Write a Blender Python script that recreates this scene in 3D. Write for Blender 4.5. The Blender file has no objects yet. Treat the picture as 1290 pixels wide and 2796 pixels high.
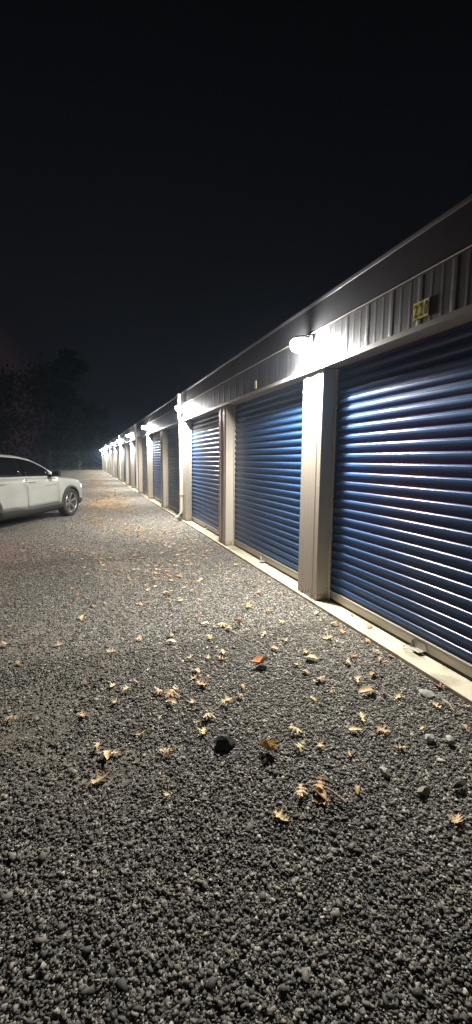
import bpy, math, random
import numpy as np
from mathutils import Vector, Matrix
R = math.radians
scene = bpy.context.scene
col = scene.collection
rng = random.Random(7)
nrg = np.random.default_rng(11)

# ------------------------------------------------------------------ camera
H = 1.55
YAW, PITCH, ROLL, FPX = 0.3520, 0.1245, 0.0090, 1125.9
fwd = Vector((math.sin(YAW)*math.cos(PITCH), math.cos(YAW)*math.cos(PITCH), -math.sin(PITCH)))
rgt = Vector((math.cos(YAW), -math.sin(YAW), 0))
upv = rgt.cross(fwd)
r2 = rgt*math.cos(ROLL) + upv*math.sin(ROLL)
u2 = upv*math.cos(ROLL) - rgt*math.sin(ROLL)
cam = bpy.data.cameras.new('camera')
camo = bpy.data.objects.new('camera', cam)
col.objects.link(camo)
m = Matrix((( r2.x, u2.x, -fwd.x, 0), (r2.y, u2.y, -fwd.y, 0), (r2.z, u2.z, -fwd.z, H), (0, 0, 0, 1)))
camo.matrix_world = m
cam.sensor_fit = 'HORIZONTAL'
cam.sensor_width = 36
cam.lens = 36*FPX/1290
cam.clip_start = 0.05
cam.clip_end = 900
scene.camera = camo

# ------------------------------------------------------------------ night sky
world = bpy.data.worlds.new('World')
scene.world = world
world.use_nodes = True
nt = world.node_tree
nt.nodes.clear()
wo = nt.nodes.new('ShaderNodeOutputWorld')
bg = nt.nodes.new('ShaderNodeBackground')
tc = nt.nodes.new('ShaderNodeTexCoord')
sep = nt.nodes.new('ShaderNodeSeparateXYZ')
nt.links.new(tc.outputs['Generated'], sep.inputs[0])
rz = nt.nodes.new('ShaderNodeValToRGB')
rz.color_ramp.elements[0].position = 0.0
rz.color_ramp.elements[0].color = (0.0050, 0.0048, 0.0078, 1)
rz.color_ramp.elements[1].position = 0.75
rz.color_ramp.elements[1].color = (0.0012, 0.0013, 0.0016, 1)
e = rz.color_ramp.elements.new(0.3); e.color = (0.0042, 0.0046, 0.0062, 1)
nt.links.new(sep.outputs['Z'], rz.inputs[0])
# distant town glow low in the sky, on the left
dotn = nt.nodes.new('ShaderNodeVectorMath'); dotn.operation = 'DOT_PRODUCT'
gd = Vector((math.sin(R(-20)), math.cos(R(-20)), 0.05)).normalized()
dotn.inputs[1].default_value = gd
nt.links.new(tc.outputs['Generated'], dotn.inputs[0])
rg = nt.nodes.new('ShaderNodeValToRGB')
rg.color_ramp.elements[0].position = 0.955; rg.color_ramp.elements[0].color = (0, 0, 0, 1)
rg.color_ramp.elements[1].position = 1.0; rg.color_ramp.elements[1].color = (0.030, 0.0105, 0.0095, 1)
nt.links.new(dotn.outputs['Value'], rg.inputs[0])
addc = nt.nodes.new('ShaderNodeMix'); addc.data_type = 'RGBA'; addc.blend_type = 'ADD'
addc.inputs[0].default_value = 1.0
nt.links.new(rz.outputs[0], addc.inputs[6]); nt.links.new(rg.outputs[0], addc.inputs[7])
nt.links.new(addc.outputs[2], bg.inputs[0])
bg.inputs[1].default_value = 1.0
nt.links.new(bg.outputs[0], wo.inputs[0])

scene.view_settings.view_transform = 'Standard'
scene.view_settings.look = 'None'
scene.view_settings.exposure = 0.0
scene.view_settings.gamma = 1.0
cy = scene.cycles
cy.use_denoising = True
try:
    cy.denoiser = 'OPENIMAGEDENOISE'
except Exception:
    pass
cy.sample_clamp_indirect = 4.0
cy.caustics_reflective = False
cy.caustics_refractive = False
cy.max_bounces = 7
cy.diffuse_bounces = 4
cy.volume_bounces = 0
cy.use_light_tree = True

LAMP_W = 1080.0          # each wall lamp
LAMP_COL = (1.0, 0.95, 0.84)

# ------------------------------------------------------------------ helpers
def new_mat(name, base, rough=0.5, metal=0.0, **kw):
    m = bpy.data.materials.new(name)
    m.use_nodes = True
    b = m.node_tree.nodes['Principled BSDF']
    b.inputs['Base Color'].default_value = (*base, 1)
    b.inputs['Roughness'].default_value = rough
    b.inputs['Metallic'].default_value = metal
    for k, v in kw.items():
        b.inputs[k].default_value = v
    return m, m.node_tree, b

def noise_col(nt, b, c1, c2, scale, detail=4.0, lo=0.35, hi=0.65, stretch=None, sock='Base Color'):
    t = nt.nodes.new('ShaderNodeTexCoord')
    mp = nt.nodes.new('ShaderNodeMapping')
    nt.links.new(t.outputs['Object'], mp.inputs[0])
    if stretch: mp.inputs['Scale'].default_value = stretch
    n = nt.nodes.new('ShaderNodeTexNoise')
    n.inputs['Scale'].default_value = scale
    n.inputs['Detail'].default_value = detail
    nt.links.new(mp.outputs[0], n.inputs[0])
    r = nt.nodes.new('ShaderNodeValToRGB')
    r.color_ramp.elements[0].position = lo; r.color_ramp.elements[0].color = (*c1, 1)
    r.color_ramp.elements[1].position = hi; r.color_ramp.elements[1].color = (*c2, 1)
    nt.links.new(n.outputs[0], r.inputs[0])
    if sock: nt.links.new(r.outputs[0], b.inputs[sock])
    return mp, n, r

def bump(nt, b, fac_out, strength=0.3, dist=0.01):
    bp = nt.nodes.new('ShaderNodeBump')
    bp.inputs['Strength'].default_value = strength
    bp.inputs['Distance'].default_value = dist
    nt.links.new(fac_out, bp.inputs['Height'])
    nt.links.new(bp.outputs[0], b.inputs['Normal'])

def emis(name, colr, strength):
    m, nt, b = new_mat(name, (0.8, 0.8, 0.8), 0.4)
    b.inputs['Emission Color'].default_value = (*colr, 1)
    b.inputs['Emission Strength'].default_value = strength
    return m

class MB:
    def __init__(s): s.v = []; s.f = []
    def add(s, vs, fs):
        o = len(s.v); s.v += [tuple(p) for p in vs]; s.f += [tuple(i+o for i in f) for f in fs]; return s
    def box(s, x0, x1, y0, y1, z0, z1):
        return s.add([(x0,y0,z0),(x1,y0,z0),(x1,y1,z0),(x0,y1,z0),(x0,y0,z1),(x1,y0,z1),(x1,y1,z1),(x0,y1,z1)],
                     [(0,3,2,1),(4,5,6,7),(0,1,5,4),(1,2,6,5),(2,3,7,6),(3,0,4,7)])
    def sweep(s, prof, path_pts, closed_prof=False, cap=False):
        """prof: list of rings builder; here prof = list of (a,b) and path = list of (origin, A, B)"""
        n = len(prof); rings = []
        for (o, A, B) in path_pts:
            o = Vector(o); A = Vector(A); B = Vector(B)
            rings.append([o + A*a + B*b for a, b in prof])
        vs = [p for r in rings for p in r]; fs = []
        m_ = n if closed_prof else n-1
        for i in range(len(rings)-1):
            for j in range(m_):
                k = (j+1) % n
                fs.append((i*n+j, i*n+k, (i+1)*n+k, (i+1)*n+j))
        if cap:
            fs.append(tuple(range(n-1, -1, -1))); fs.append(tuple((len(rings)-1)*n + j for j in range(n)))
        return s.add(vs, fs)
    def tube(s, pts, r, n=8, cap=True):
        pts = [Vector(p) for p in pts]; path = []
        for i, p in enumerate(pts):
            d = (pts[min(i+1, len(pts)-1)] - pts[max(i-1, 0)]).normalized()
            a = d.cross(Vector((0.3, 0.1, 1)))
            if a.length < 0.05: a = d.cross(Vector((1, 0, 0)))
            a.normalize(); b = d.cross(a)
            rr = r[i] if isinstance(r, (list, tuple)) else r
            path.append((p, a*rr, b*rr))
        prof = [(math.cos(2*math.pi*k/n), math.sin(2*math.pi*k/n)) for k in range(n)]
        return s.sweep(prof, path, True, cap)
    def lathe(s, prof, origin, axis, n=32):
        """prof: (radius, height along axis)"""
        ax = Vector(axis).normalized(); o = Vector(origin)
        a = ax.cross(Vector((0, 0, 1)))
        if a.length < 0.05: a = ax.cross(Vector((1, 0, 0)))
        a.normalize(); b = ax.cross(a)
        vs = []; fs = []; m_ = len(prof)
        for k in range(n):
            c, d = math.cos(2*math.pi*k/n), math.sin(2*math.pi*k/n)
            for (r, h) in prof: vs.append(o + ax*h + (a*c + b*d)*r)
        for k in range(n):
            k2 = (k+1) % n
            for j in range(m_-1):
                fs.append((k*m_+j, k2*m_+j, k2*m_+j+1, k*m_+j+1))
        return s.add(vs, fs)
    def build(s, name, mat, parent=None, smooth=False, bevel=0.0, loc=None):
        me = bpy.data.meshes.new(name)
        me.from_pydata(s.v, [], s.f); me.update()
        import bmesh
        bm = bmesh.new(); bm.from_mesh(me)
        bmesh.ops.remove_doubles(bm, verts=bm.verts, dist=1e-5)
        bmesh.ops.recalc_face_normals(bm, faces=bm.faces)
        bm.to_mesh(me); bm.free()
        if mat: me.materials.append(mat)
        o = bpy.data.objects.new(name, me); col.objects.link(o)
        if parent: o.parent = parent
        if loc: o.location = loc
        if smooth:
            for p in me.polygons: p.use_smooth = True
            if smooth != 'all':
                try: me.set_sharp_from_angle(angle=R(35))
                except Exception: pass
        if bevel:
            bv = o.modifiers.new('bevel', 'BEVEL'); bv.width = bevel; bv.segments = 2; bv.limit_method = 'ANGLE'
        return o

def np_mesh(name, verts, faces, mat, attr=None, smooth=False):
    """verts (N,3), faces (M,k) numpy; attr: per-vertex float named tone"""
    me = bpy.data.meshes.new(name)
    k = faces.shape[1]
    me.vertices.add(len(verts)); me.vertices.foreach_set('co', verts.astype(np.float32).ravel())
    me.loops.add(faces.size); me.loops.foreach_set('vertex_index', faces.astype(np.int32).ravel())
    me.polygons.add(len(faces)); me.polygons.foreach_set('loop_start', np.arange(0, faces.size, k, dtype=np.int32))
    me.polygons.foreach_set('loop_total', np.full(len(faces), k, dtype=np.int32))
    me.update(calc_edges=True)
    if attr is not None:
        a = me.attributes.new('tone', 'FLOAT', 'POINT'); a.data.foreach_set('value', attr.astype(np.float32))
    if smooth: me.polygons.foreach_set('use_smooth', np.ones(len(faces), dtype=bool))
    me.materials.append(mat)
    o = bpy.data.objects.new(name, me); col.objects.link(o)
    return o

def tag(o, label=None, cat=None, group=None, kind=None):
    if label: o['label'] = label
    if cat: o['category'] = cat
    if group: o['group'] = group
    if kind: o['kind'] = kind
    return o

def empty(name, loc, rotz=0.0):
    o = bpy.data.objects.new(name, None); o.empty_display_size = 0.2
    o.location = loc; o.rotation_euler = (0, 0, rotz); col.objects.link(o); return o

def copy_tree(o, parent=None):
    c = o.copy(); col.objects.link(c)
    if parent: c.parent = parent
    for ch in list(o.children):
        if ch is not c: copy_tree(ch, c)
    return c

# ------------------------------------------------------------------ materials
def beige_metal(name, c1, c2, rough=0.42):
    m_, n_, b_ = new_mat(name, c1, rough)
    _, n, r = noise_col(n_, b_, c1, c2, 3.0, 5.0, 0.3, 0.7, (1, 1, 0.25))
    # low grime splashed up from the gravel
    t = n_.nodes.new('ShaderNodeTexCoord'); s = n_.nodes.new('ShaderNodeSeparateXYZ')
    n_.links.new(t.outputs['Object'], s.inputs[0])
    n2 = n_.nodes.new('ShaderNodeTexNoise'); n2.inputs['Scale'].default_value = 40; n2.inputs['Detail'].default_value = 6
    n_.links.new(t.outputs['Object'], n2.inputs[0])
    mr = n_.nodes.new('ShaderNodeMapRange'); mr.inputs[1].default_value = 0.0; mr.inputs[2].default_value = 0.16
    mr.inputs[3].default_value = 0.26; mr.inputs[4].default_value = -0.05
    n_.links.new(s.outputs['Z'], mr.inputs[0])
    ad = n_.nodes.new('ShaderNodeMath'); ad.operation = 'ADD'
    n_.links.new(n2.outputs[0], ad.inputs[0]); n_.links.new(mr.outputs[0], ad.inputs[1])
    rr = n_.nodes.new('ShaderNodeValToRGB')
    rr.color_ramp.elements[0].position = 0.62; rr.color_ramp.elements[1].position = 0.74
    n_.links.new(ad.outputs[0], rr.inputs[0])
    mx = n_.nodes.new('ShaderNodeMix'); mx.data_type = 'RGBA'
    n_.links.new(rr.outputs[0], mx.inputs[0]); n_.links.new(r.outputs[0], mx.inputs[6])
    mx.inputs[7].default_value = (0.16, 0.125, 0.085, 1)
    n_.links.new(mx.outputs[2], b_.inputs['Base Color'])
    bump(n_, b_, n2.outputs[0], 0.06, 0.004)
    return m_

M = {}
M['beige'] = beige_metal('painted_beige_steel', (0.40, 0.365, 0.315), (0.45, 0.415, 0.36))
M['panel'] = beige_metal('brown_grey_wall_panel', (0.062, 0.061, 0.064), (0.080, 0.078, 0.080), 0.55)
M['panel'].node_tree.nodes['Principled BSDF'].inputs['Specular IOR Level'].default_value = 0.3
M['trim'] = beige_metal('pale_trim', (0.50, 0.47, 0.42), (0.56, 0.53, 0.47), 0.35)
M['eave'] = beige_metal('eave_metal', (0.046, 0.047, 0.052), (0.058, 0.059, 0.064), 0.5)
M['head_trim'] = beige_metal('header_trim_paint', (0.27, 0.25, 0.22), (0.32, 0.30, 0.265), 0.4)
M['spout'] = beige_metal('downspout_metal', (0.55, 0.52, 0.45), (0.60, 0.57, 0.50), 0.4)

m_, n_, b_ = new_mat('navy_door_paint', (0.018, 0.062, 0.20), 0.30)
_, nn, rr = noise_col(n_, b_, (0.024, 0.066, 0.168), (0.031, 0.084, 0.205), 2.0, 5.0, 0.3, 0.7, (1, 0.3, 2))
b_.inputs['Specular IOR Level'].default_value = 0.30
mr = n_.nodes.new('ShaderNodeMapRange'); mr.inputs[3].default_value = 0.27; mr.inputs[4].default_value = 0.38
n_.links.new(nn.outputs[0], mr.inputs[0]); n_.links.new(mr.outputs[0], b_.inputs['Roughness'])
M['door'] = m_
m_, n_, b_ = new_mat('brushed_bottom_bar', (0.42, 0.41, 0.37), 0.45, 0.35)
noise_col(n_, b_, (0.36, 0.35, 0.31), (0.50, 0.48, 0.43), 30, 5, 0.3, 0.7, (1, 0.05, 1)); M['bar'] = m_
M['rubber'] = new_mat('black_rubber', (0.018, 0.018, 0.018), 0.7)[0]
M['black'] = new_mat('black_plastic', (0.02, 0.02, 0.021), 0.45)[0]
m_, n_, b_ = new_mat('concrete', (0.5, 0.47, 0.38), 0.85)
_, nn, _r = noise_col(n_, b_, (0.30, 0.275, 0.205), (0.50, 0.462, 0.35), 5, 9, 0.34, 0.56)
bump(n_, b_, nn.outputs[0], 0.35, 0.006); M['concrete'] = m_
M['roof'] = beige_metal('roof_metal', (0.34, 0.34, 0.33), (0.40, 0.40, 0.39), 0.4)
M['lamp_body'] = new_mat('grey_cast_housing', (0.30, 0.30, 0.30), 0.45, 0.3)[0]
M['lens'] = emis('lamp_lens', (1.0, 0.97, 0.93), 430.0)

# ------------------------------------------------------------------ ground
GZ = -0.03
m_, n_, b_ = new_mat('gravel_ground', (0.11, 0.105, 0.095), 0.9)
tcn = n_.nodes.new('ShaderNodeTexCoord')
vor = n_.nodes.new('ShaderNodeTexVoronoi'); vor.inputs['Scale'].default_value = 66
n_.links.new(tcn.outputs['Object'], vor.inputs['Vector'])
hs = n_.nodes.new('ShaderNodeValToRGB')
hs.color_ramp.elements[0].position = 0.1; hs.color_ramp.elements[0].color = (0.06, 0.058, 0.053, 1)
hs.color_ramp.elements[1].position = 0.9; hs.color_ramp.elements[1].color = (0.40, 0.395, 0.36, 1)
ex = hs.color_ramp.elements.new(0.5); ex.color = (0.20, 0.195, 0.18, 1)
sc_ = n_.nodes.new('ShaderNodeSeparateColor'); n_.links.new(vor.outputs['Color'], sc_.inputs[0])
n_.links.new(sc_.outputs[0], hs.inputs[0])
big = n_.nodes.new('ShaderNodeTexNoise'); big.inputs['Scale'].default_value = 0.55; big.inputs['Detail'].default_value = 5
n_.links.new(tcn.outputs['Object'], big.inputs[0])
br = n_.nodes.new('ShaderNodeValToRGB'); br.color_ramp.elements[0].position = 0.46; br.color_ramp.elements[1].position = 0.72
n_.links.new(big.outputs[0], br.inputs[0])
fine = n_.nodes.new('ShaderNodeTexNoise'); fine.inputs['Scale'].default_value = 85; fine.inputs['Detail'].default_value = 6
n_.links.new(tcn.outputs['Object'], fine.inputs[0])
fr = n_.nodes.new('ShaderNodeValToRGB')
fr.color_ramp.elements[0].position = 0.3; fr.color_ramp.elements[0].color = (0.060, 0.052, 0.038, 1)
fr.color_ramp.elements[1].position = 0.7; fr.color_ramp.elements[1].color = (0.19, 0.168, 0.122, 1)
n_.links.new(fine.outputs[0], fr.inputs[0])
mx = n_.nodes.new('ShaderNodeMix'); mx.data_type = 'RGBA'
fat = n_.nodes.new('ShaderNodeAttribute'); fat.attribute_name = 'fines'
fmx = n_.nodes.new('ShaderNodeMath'); fmx.operation = 'MAXIMUM'; fmu = n_.nodes.new('ShaderNodeMath'); fmu.operation = 'MULTIPLY'; fmu.inputs[1].default_value = 0.5
n_.links.new(br.outputs[0], fmu.inputs[0]); n_.links.new(fmu.outputs[0], fmx.inputs[0]); n_.links.new(fat.outputs['Fac'], fmx.inputs[1])
n_.links.new(fmx.outputs[0], mx.inputs[0]); n_.links.new(hs.outputs[0], mx.inputs[6]); n_.links.new(fr.outputs[0], mx.inputs[7])
n_.links.new(mx.outputs[2], b_.inputs['Base Color'])
hm = n_.nodes.new('ShaderNodeMath'); hm.operation = 'SUBTRACT'
n_.links.new(sc_.outputs[1], hm.inputs[0]); n_.links.new(vor.outputs['Distance'], hm.inputs[1])
hmx = n_.nodes.new('ShaderNodeMix'); hmx.data_type = 'FLOAT'
fh = n_.nodes.new('ShaderNodeMath'); fh.operation = 'MULTIPLY'; fh.inputs[1].default_value = 0.35
n_.links.new(fine.outputs[0], fh.inputs[0])
fs_ = n_.nodes.new('ShaderNodeMath'); fs_.operation = 'MULTIPLY'; fs_.inputs[1].default_value = 1.2; fs_.use_clamp = True
n_.links.new(fmx.outputs[0], fs_.inputs[0])
n_.links.new(fs_.outputs[0], hmx.inputs[0]); n_.links.new(hm.outputs[0], hmx.inputs[2]); n_.links.new(fh.outputs[0], hmx.inputs[3])
bump(n_, b_, hmx.outputs[0], 0.8, 0.016)
M['ground'] = m_

def fines(x, y):          # where the gravel is worn thin and dirt shows
    f = 0.95*np.exp(-((x+0.35)**2/0.16+(y-2.5)**2/0.25)) + 0.9*np.exp(-((x-0.20)**2/0.05+(y-2.02)**2/0.02)) + 0.7*np.exp(-((x+0.5)**2/0.25+(y-3.9)**2/0.7))
    f = f + 0.75*np.exp(-((x-0.10)**2/0.05+(y-3.25)**2/0.10))
    w = np.sin(x*2.1+1.0+0.7*np.sin(y*1.7))*np.sin(y*1.1+x*0.8+0.5*np.sin(x*5))
    f = 0.05 + f + np.clip(w-0.25, 0, 1)*0.8
    track = np.exp(-((x-0.35)**2/0.07)) + np.exp(-((x+1.25)**2/0.08))      # wheel tracks
    f = f + 0.55*track*np.clip((y-2.6)/2.0, 0, 1)
    f = f*np.clip((y-1.0)/1.2, 0.15, 1)
    return np.clip(f*(0.75+0.35*np.sin(x*17+y*11)*np.sin(y*19-x*7)), 0, 1)
g = MB()
# a single sheet, finely divided near the camera so it can dip and rise a little
xs = [-130, -70, -40, -20, -12] + [(-8 + 0.4*i) for i in range(0, 15)] + [(-2.1 + 0.09*i) for i in range(0, 52)] + [2.6, 3.5, 5] + [8, 12, 25, 60, 120]
ys = [-70, -40, -20, -10, -6] + [-3, -1.5, -0.5] + [(0.2 + 0.09*i) for i in range(0, 80)] + [(7.5 + 0.4*i) for i in range(0, 60)] + [34, 40, 50, 65, 80, 100, 130, 170]
def gz(x, y):
    f = 1.0 if (x < 2.2) else 0.0
    f *= min(1, max(0, (2.2-x)/0.6))
    return GZ - 0.006 + f*(0.012*math.sin(x*1.7+0.6)*math.sin(y*0.9+1.2) + 0.008*math.sin(x*3.9+y*2.3) - 0.03*math.exp(-((x+0.25)**2/0.10+(y-2.85)**2/0.06)))
vs = [(x, y, gz(x, y)) for y in ys for x in xs]
nx = len(xs)
g.add(vs, [(j*nx+i, j*nx+i+1, (j+1)*nx+i+1, (j+1)*nx+i) for j in range(len(ys)-1) for i in range(nx-1)])
go = tag(g.build('gravel_ground', M['ground'], smooth='all'), kind='structure')
fa = go.data.attributes.new('fines', 'FLOAT', 'POINT')
fa.data.foreach_set('value', np.array([float(fines(v.co.x, v.co.y)) if abs(v.co.x) < 9 and -3 < v.co.y < 32 else 0.25 for v in go.data.vertices], dtype=np.float32))

# ------------------------------------------------------------------ storage building
XW = 2.375                 # front plane of the pillars and of the wall panel above
T0, BAY, PW, REC = 3.8585, 3.1484, 0.42, 0.175
NP = 19
I0 = -2                    # first pillar (behind the camera)
YA = T0 + I0*BAY - 0.02
YB = T0 + (NP-1)*BAY + PW
ZS, ZT, ZR = 2.547, 2.91, 3.215
bld = empty('storage_building', (XW, 30, 0))
tag(bld, 'long beige metal storage building with a row of blue roll-up doors', 'building')
def bpart(mb, name, mat, **k):
    o = mb.build(name, mat, bld, **k)
    o.data.transform(Matrix.Translation((-XW, -30, 0))); return o

f = MB()
edges = [YA-0.15] + [T0 + i*BAY + 0.02 for i in range(I0+1, NP)] + [YB+0.1]
for a_, b_1 in zip(edges, edges[1:]): f.box(XW-0.04-0.002*rng.random(), XW+9, a_+0.004, b_1-0.004, -0.25, -0.003*rng.random())
bpart(f, 'foundation', M['concrete'], bevel=0.006)

# wall panel above the doors with its pressed ribs (profile runs along Y, offset -X)
prof = []
RP = 0.305
y = YA
yr = T0 - 0.085           # a rib position
k0 = math.floor((YA - yr)/RP) - 1
pts = [(YA, 0.0)]
k = k0
while True:
    c = yr + k*RP
    if c - 0.03 > YB: break
    for (dy, h) in ((-0.034, 0), (-0.012, 0.0030), (0.012, 0.0030), (0.034, 0), (0.085, 0), (0.097, 0.001), (0.109, 0.001), (0.121, 0), (0.184, 0), (0.196, 0.001), (0.208, 0.001), (0.220, 0)):
        yy = c + dy
        if YA < yy < YB: pts.append((yy, h))
    k += 1
pts.append((YB, 0.0))
w = MB()
n = len(pts)
vs = [(XW-h, yy, ZS+0.002) for yy, h in pts] + [(XW-h, yy, ZT+0.05) for yy, h in pts]
w.add(vs, [(i, i+1, n+i+1, n+i) for i in range(n-1)])
bpart(w, 'wall_panel', M['panel'])

t = MB()                    # header channel along the door heads
t.sweep([(0, 0), (0, 0.040), (0.215, 0.040), (0.215, 0.012), (0.012, 0.012), (0.012, 0)],
        [((XW-0.034, yy, ZS-0.038), (1, 0, 0), (0, 0, 1)) for yy in (YA, YB)], True, True)
bpart(t, 'header_trim', M['head_trim'])
t = MB(); t.box(XW+REC+0.01, XW+REC+0.05, YA, YB, 2.40, ZT); bpart(t, 'door_head', M['panel'])

# eave: lipped trim + gutter
e_ = MB()
yy = YA-0.12; step = 3.05; kk = 0
while yy < YB+0.1:
    y2 = min(yy+step, YB+0.1); o = 0.0025*(kk % 2)
    e_.sweep([(0.0, 0.0), (-0.035-o, 0.0), (-0.041-o, -0.006), (-0.038-o, 0.012), (-0.035-o, 0.268), (-0.01, 0.268)],
             [((XW, q, ZT), (1, 0, 0), (0, 0, 1)) for q in (yy, y2+0.02)], True, True)
    yy = y2; kk += 1
bpart(e_, 'eave_trim', M['eave'])
l_ = MB(); l_.sweep([(-0.037, -0.004), (-0.043, -0.011), (-0.049, -0.007), (-0.044, 0.001)], [((XW, q, ZT), (1, 0, 0), (0, 0, 1)) for q in (YA-0.12, YB+0.1)], True, True); bpart(l_, 'trim_lip', M['spout'])  # lip coloured paler than the eave, imitating lamplight caught along the hem
gt = MB()
gt.sweep([(-0.01, 0.270), (-0.033, 0.270), (-0.040, 0.276), (-0.048, 0.296), (-0.048, 0.305), (-0.040, 0.305), (-0.034, 0.294), (-0.01, 0.282)],
         [((XW, q, ZT), (1, 0, 0), (0, 0, 1)) for q in (YA-0.15, YB+0.12)], True, True)
bpart(gt, 'gutter', M['eave'])
rf = MB()
rf.sweep([(-0.008, 3.19), (4.5, 3.56), (9.1, 3.19), (9.1, 3.13), (4.5, 3.50), (-0.008, 3.13)],
         [((XW, q, 0), (1, 0, 0), (0, 0, 1)) for q in (YA-0.15, YB+0.12)], True, True)
bpart(rf, 'roof', M['roof'])
ew = MB()
ew.sweep([(0.02, 0.001), (0.02, 3.06), (4.5, 3.42), (8.98, 3.06), (8.98, 0.001)], [((XW, q, 0), (1, 0, 0), (0, 0, 1)) for q in (YB-0.03, YB+0.03)], True, True)
ew.sweep([(0.02, 0.001), (0.02, 3.06), (4.5, 3.42), (8.98, 3.06), (8.98, 0.001)], [((XW, q, 0), (1, 0, 0), (0, 0, 1)) for q in (YA-0.06, YA-0.01)], True, True)
ew.box(XW+8.9, XW+8.97, YA+0.1, YB-0.1, 0.001, 3.05)
bpart(ew, 'end_wall', M['panel'])

# pillars (local: origin at near front corner, extends +Y, +X back)
pl = MB()
prof = [(REC+0.02, 0.0), (0.012, 0.0), (0, 0.004)]
for c in (0.105, 0.215, 0.325):
    prof += [(0, c-0.030), (-0.006, c-0.020), (-0.006, c+0.020), (0, c+0.030)] if c != 0.215 else [(0, c-0.022), (0.003, c-0.014), (0.003, c+0.014), (0, c+0.022)]
prof += [(0, PW-0.004), (0.012, PW), (REC+0.02, PW)]
pl.sweep(prof, [((0, 0, 0.001), (1, 0, 0), (0, 1, 0)), ((0, 0, ZS-0.038), (1, 0, 0), (0, 1, 0))], True, True)
pil0 = pl.build('pillar', M['beige'], bld)
# door curtain (local: origin at the middle bottom, plane X=0, protrudes -X)
DW = BAY - PW - 0.004
per = 0.0945
z = 0.125; prof = [(0.0, z)]
while z < 2.50:
    for (dz, h) in ((0.0, 0.0), (0.010, 0.0), (0.028, 0.0), (0.032, 0.0015), (0.036, 0.006), (0.041, 0.0125), (0.045, 0.0160), (0.050, 0.0178), (0.058, 0.0184), (0.069, 0.0181), (0.0745, 0.0176), (0.0770, 0.0162), (0.0795, 0.0130), (0.0855, 0.0040), (0.0880, 0.0008), (0.0900, 0.0)):
        prof.append((-h, z+dz+0.0001))
    z += per
dm = MB()
dm.sweep(prof, [((0, q, 0), (1, 0, 0), (0, 0, 1)) for q in (-DW/2+0.03, DW/2-0.03)])
door0 = dm.build('roll_up_door', M['door'], bld, smooth='all')
b1 = MB(); b1.box(-0.012, 0.012, -DW/2+0.035, DW/2-0.035, 0.030, 0.098)
b1.box(-0.024, 0.006, -DW/2+0.035, DW/2-0.035, 0.107, 0.124)
b1.build('bottom_bar', M['bar'], door0, bevel=0.002)
b2 = MB(); b2.box(-0.004, 0.010, -DW/2+0.035, DW/2-0.035, 0.0, 0.030); b2.box(-0.006, 0.004, -DW/2+0.036, DW/2-0.036, 0.098, 0.107)
b2.build('rubber_seal', M['rubber'], door0)
for s in (-1, 1):
    gd_ = MB()
    a0 = s*(DW/2-0.045); a1 = s*(DW/2)
    gd_.box(-0.034, -0.026, min(a0, a1), max(a0, a1), 0.002, 2.505)
    gd_.box(-0.026, 0.02, min(s*(DW/2-0.006), a1), max(s*(DW/2-0.006), a1), 0.002, 2.505)
    gd_.build('guide', M['trim'], door0)
pt = MB()                  # bent steel foot tab on the bottom bar
pt.sweep([(-0.07, 0.035), (-0.06, 0.012), (-0.035, -0.004), (0.0, -0.008), (0.035, -0.004), (0.06, 0.012), (0.07, 0.035), (0.055, 0.075), (-0.055, 0.075)],
         [((-0.0125, 0.0, 0.02), (0, 1, 0), (0, 0, 1)), ((-0.018, 0.0, 0.02), (0, 1, 0), (0, 0, 1))], True, True)
pt.box(-0.045, -0.0185, 0.066, 0.070, 0.03, 0.085)
pt.box(-0.075, -0.0185, -0.045, 0.045, 0.024, 0.028)
pt.build('pull_tab', M['bar'], door0, bevel=0.001)

for i in range(I0, NP):
    yc = T0 + i*BAY
    if i == I0: o = pil0
    else: o = copy_tree(pil0, bld)
    o.location = (0, yc-30, 0)
    o['group'] = 'beige pillars between the doors'
    if i < NP-1:
        d = door0 if i == I0 else copy_tree(door0, bld)
        d.location = (REC, yc + PW + (BAY-PW)/2 - 30, 0)
        d['group'] = 'blue roll-up doors'

# downspouts, every third pillar
sp = MB()
def rect(w_, h_): return [(-w_/2, -h_/2), (w_/2, -h_/2), (w_/2, h_/2), (-w_/2, h_/2)]
path = [((-0.085, 0, 3.19), (0.07, 0, 0), (0, 0.1, 0)), ((-0.085, 0, 2.60), (0.07, 0, 0.0), (0, 0.1, 0)), ((-0.052, 0, 2.50), (0.07, 0, 0), (0, 0.1, 0)), ((-0.052, 0, 0.26), (0.07, 0, 0), (0, 0.1, 0)), ((-0.062, 0, 0.20), (0.062, 0, 0.035), (0, 0.1, 0)),
        ((-0.11, 0, 0.12), (0.052, 0, 0.05), (0, 0.1, 0)), ((-0.22, 0, 0.045), (0.045, 0, 0.055), (0, 0.1, 0))]
sp.sweep([(-0.5, -0.5), (-0.38, -0.46), (0.38, -0.46), (0.5, -0.5), (0.5, 0.5), (-0.5, 0.5)], path, True, False)
spo = sp.build('downspout', M['spout'], bld)
so = spo.modifiers.new('wall', 'SOLIDIFY'); so.thickness = 0.0015
for z_ in (0.66, 2.10):
    cb = MB(); cb.box(-0.092, -0.0, -0.058, 0.058, z_, z_+0.018); cb.build('strap', M['spout'], spo)
for q, i in enumerate(range(2, NP, 3)):
    o = spo if q == 0 else copy_tree(spo, bld)
    o.location = (0, T0 + i*BAY + 0.315 - 30, 0)
    o['group'] = 'downspouts from the gutter'

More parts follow.
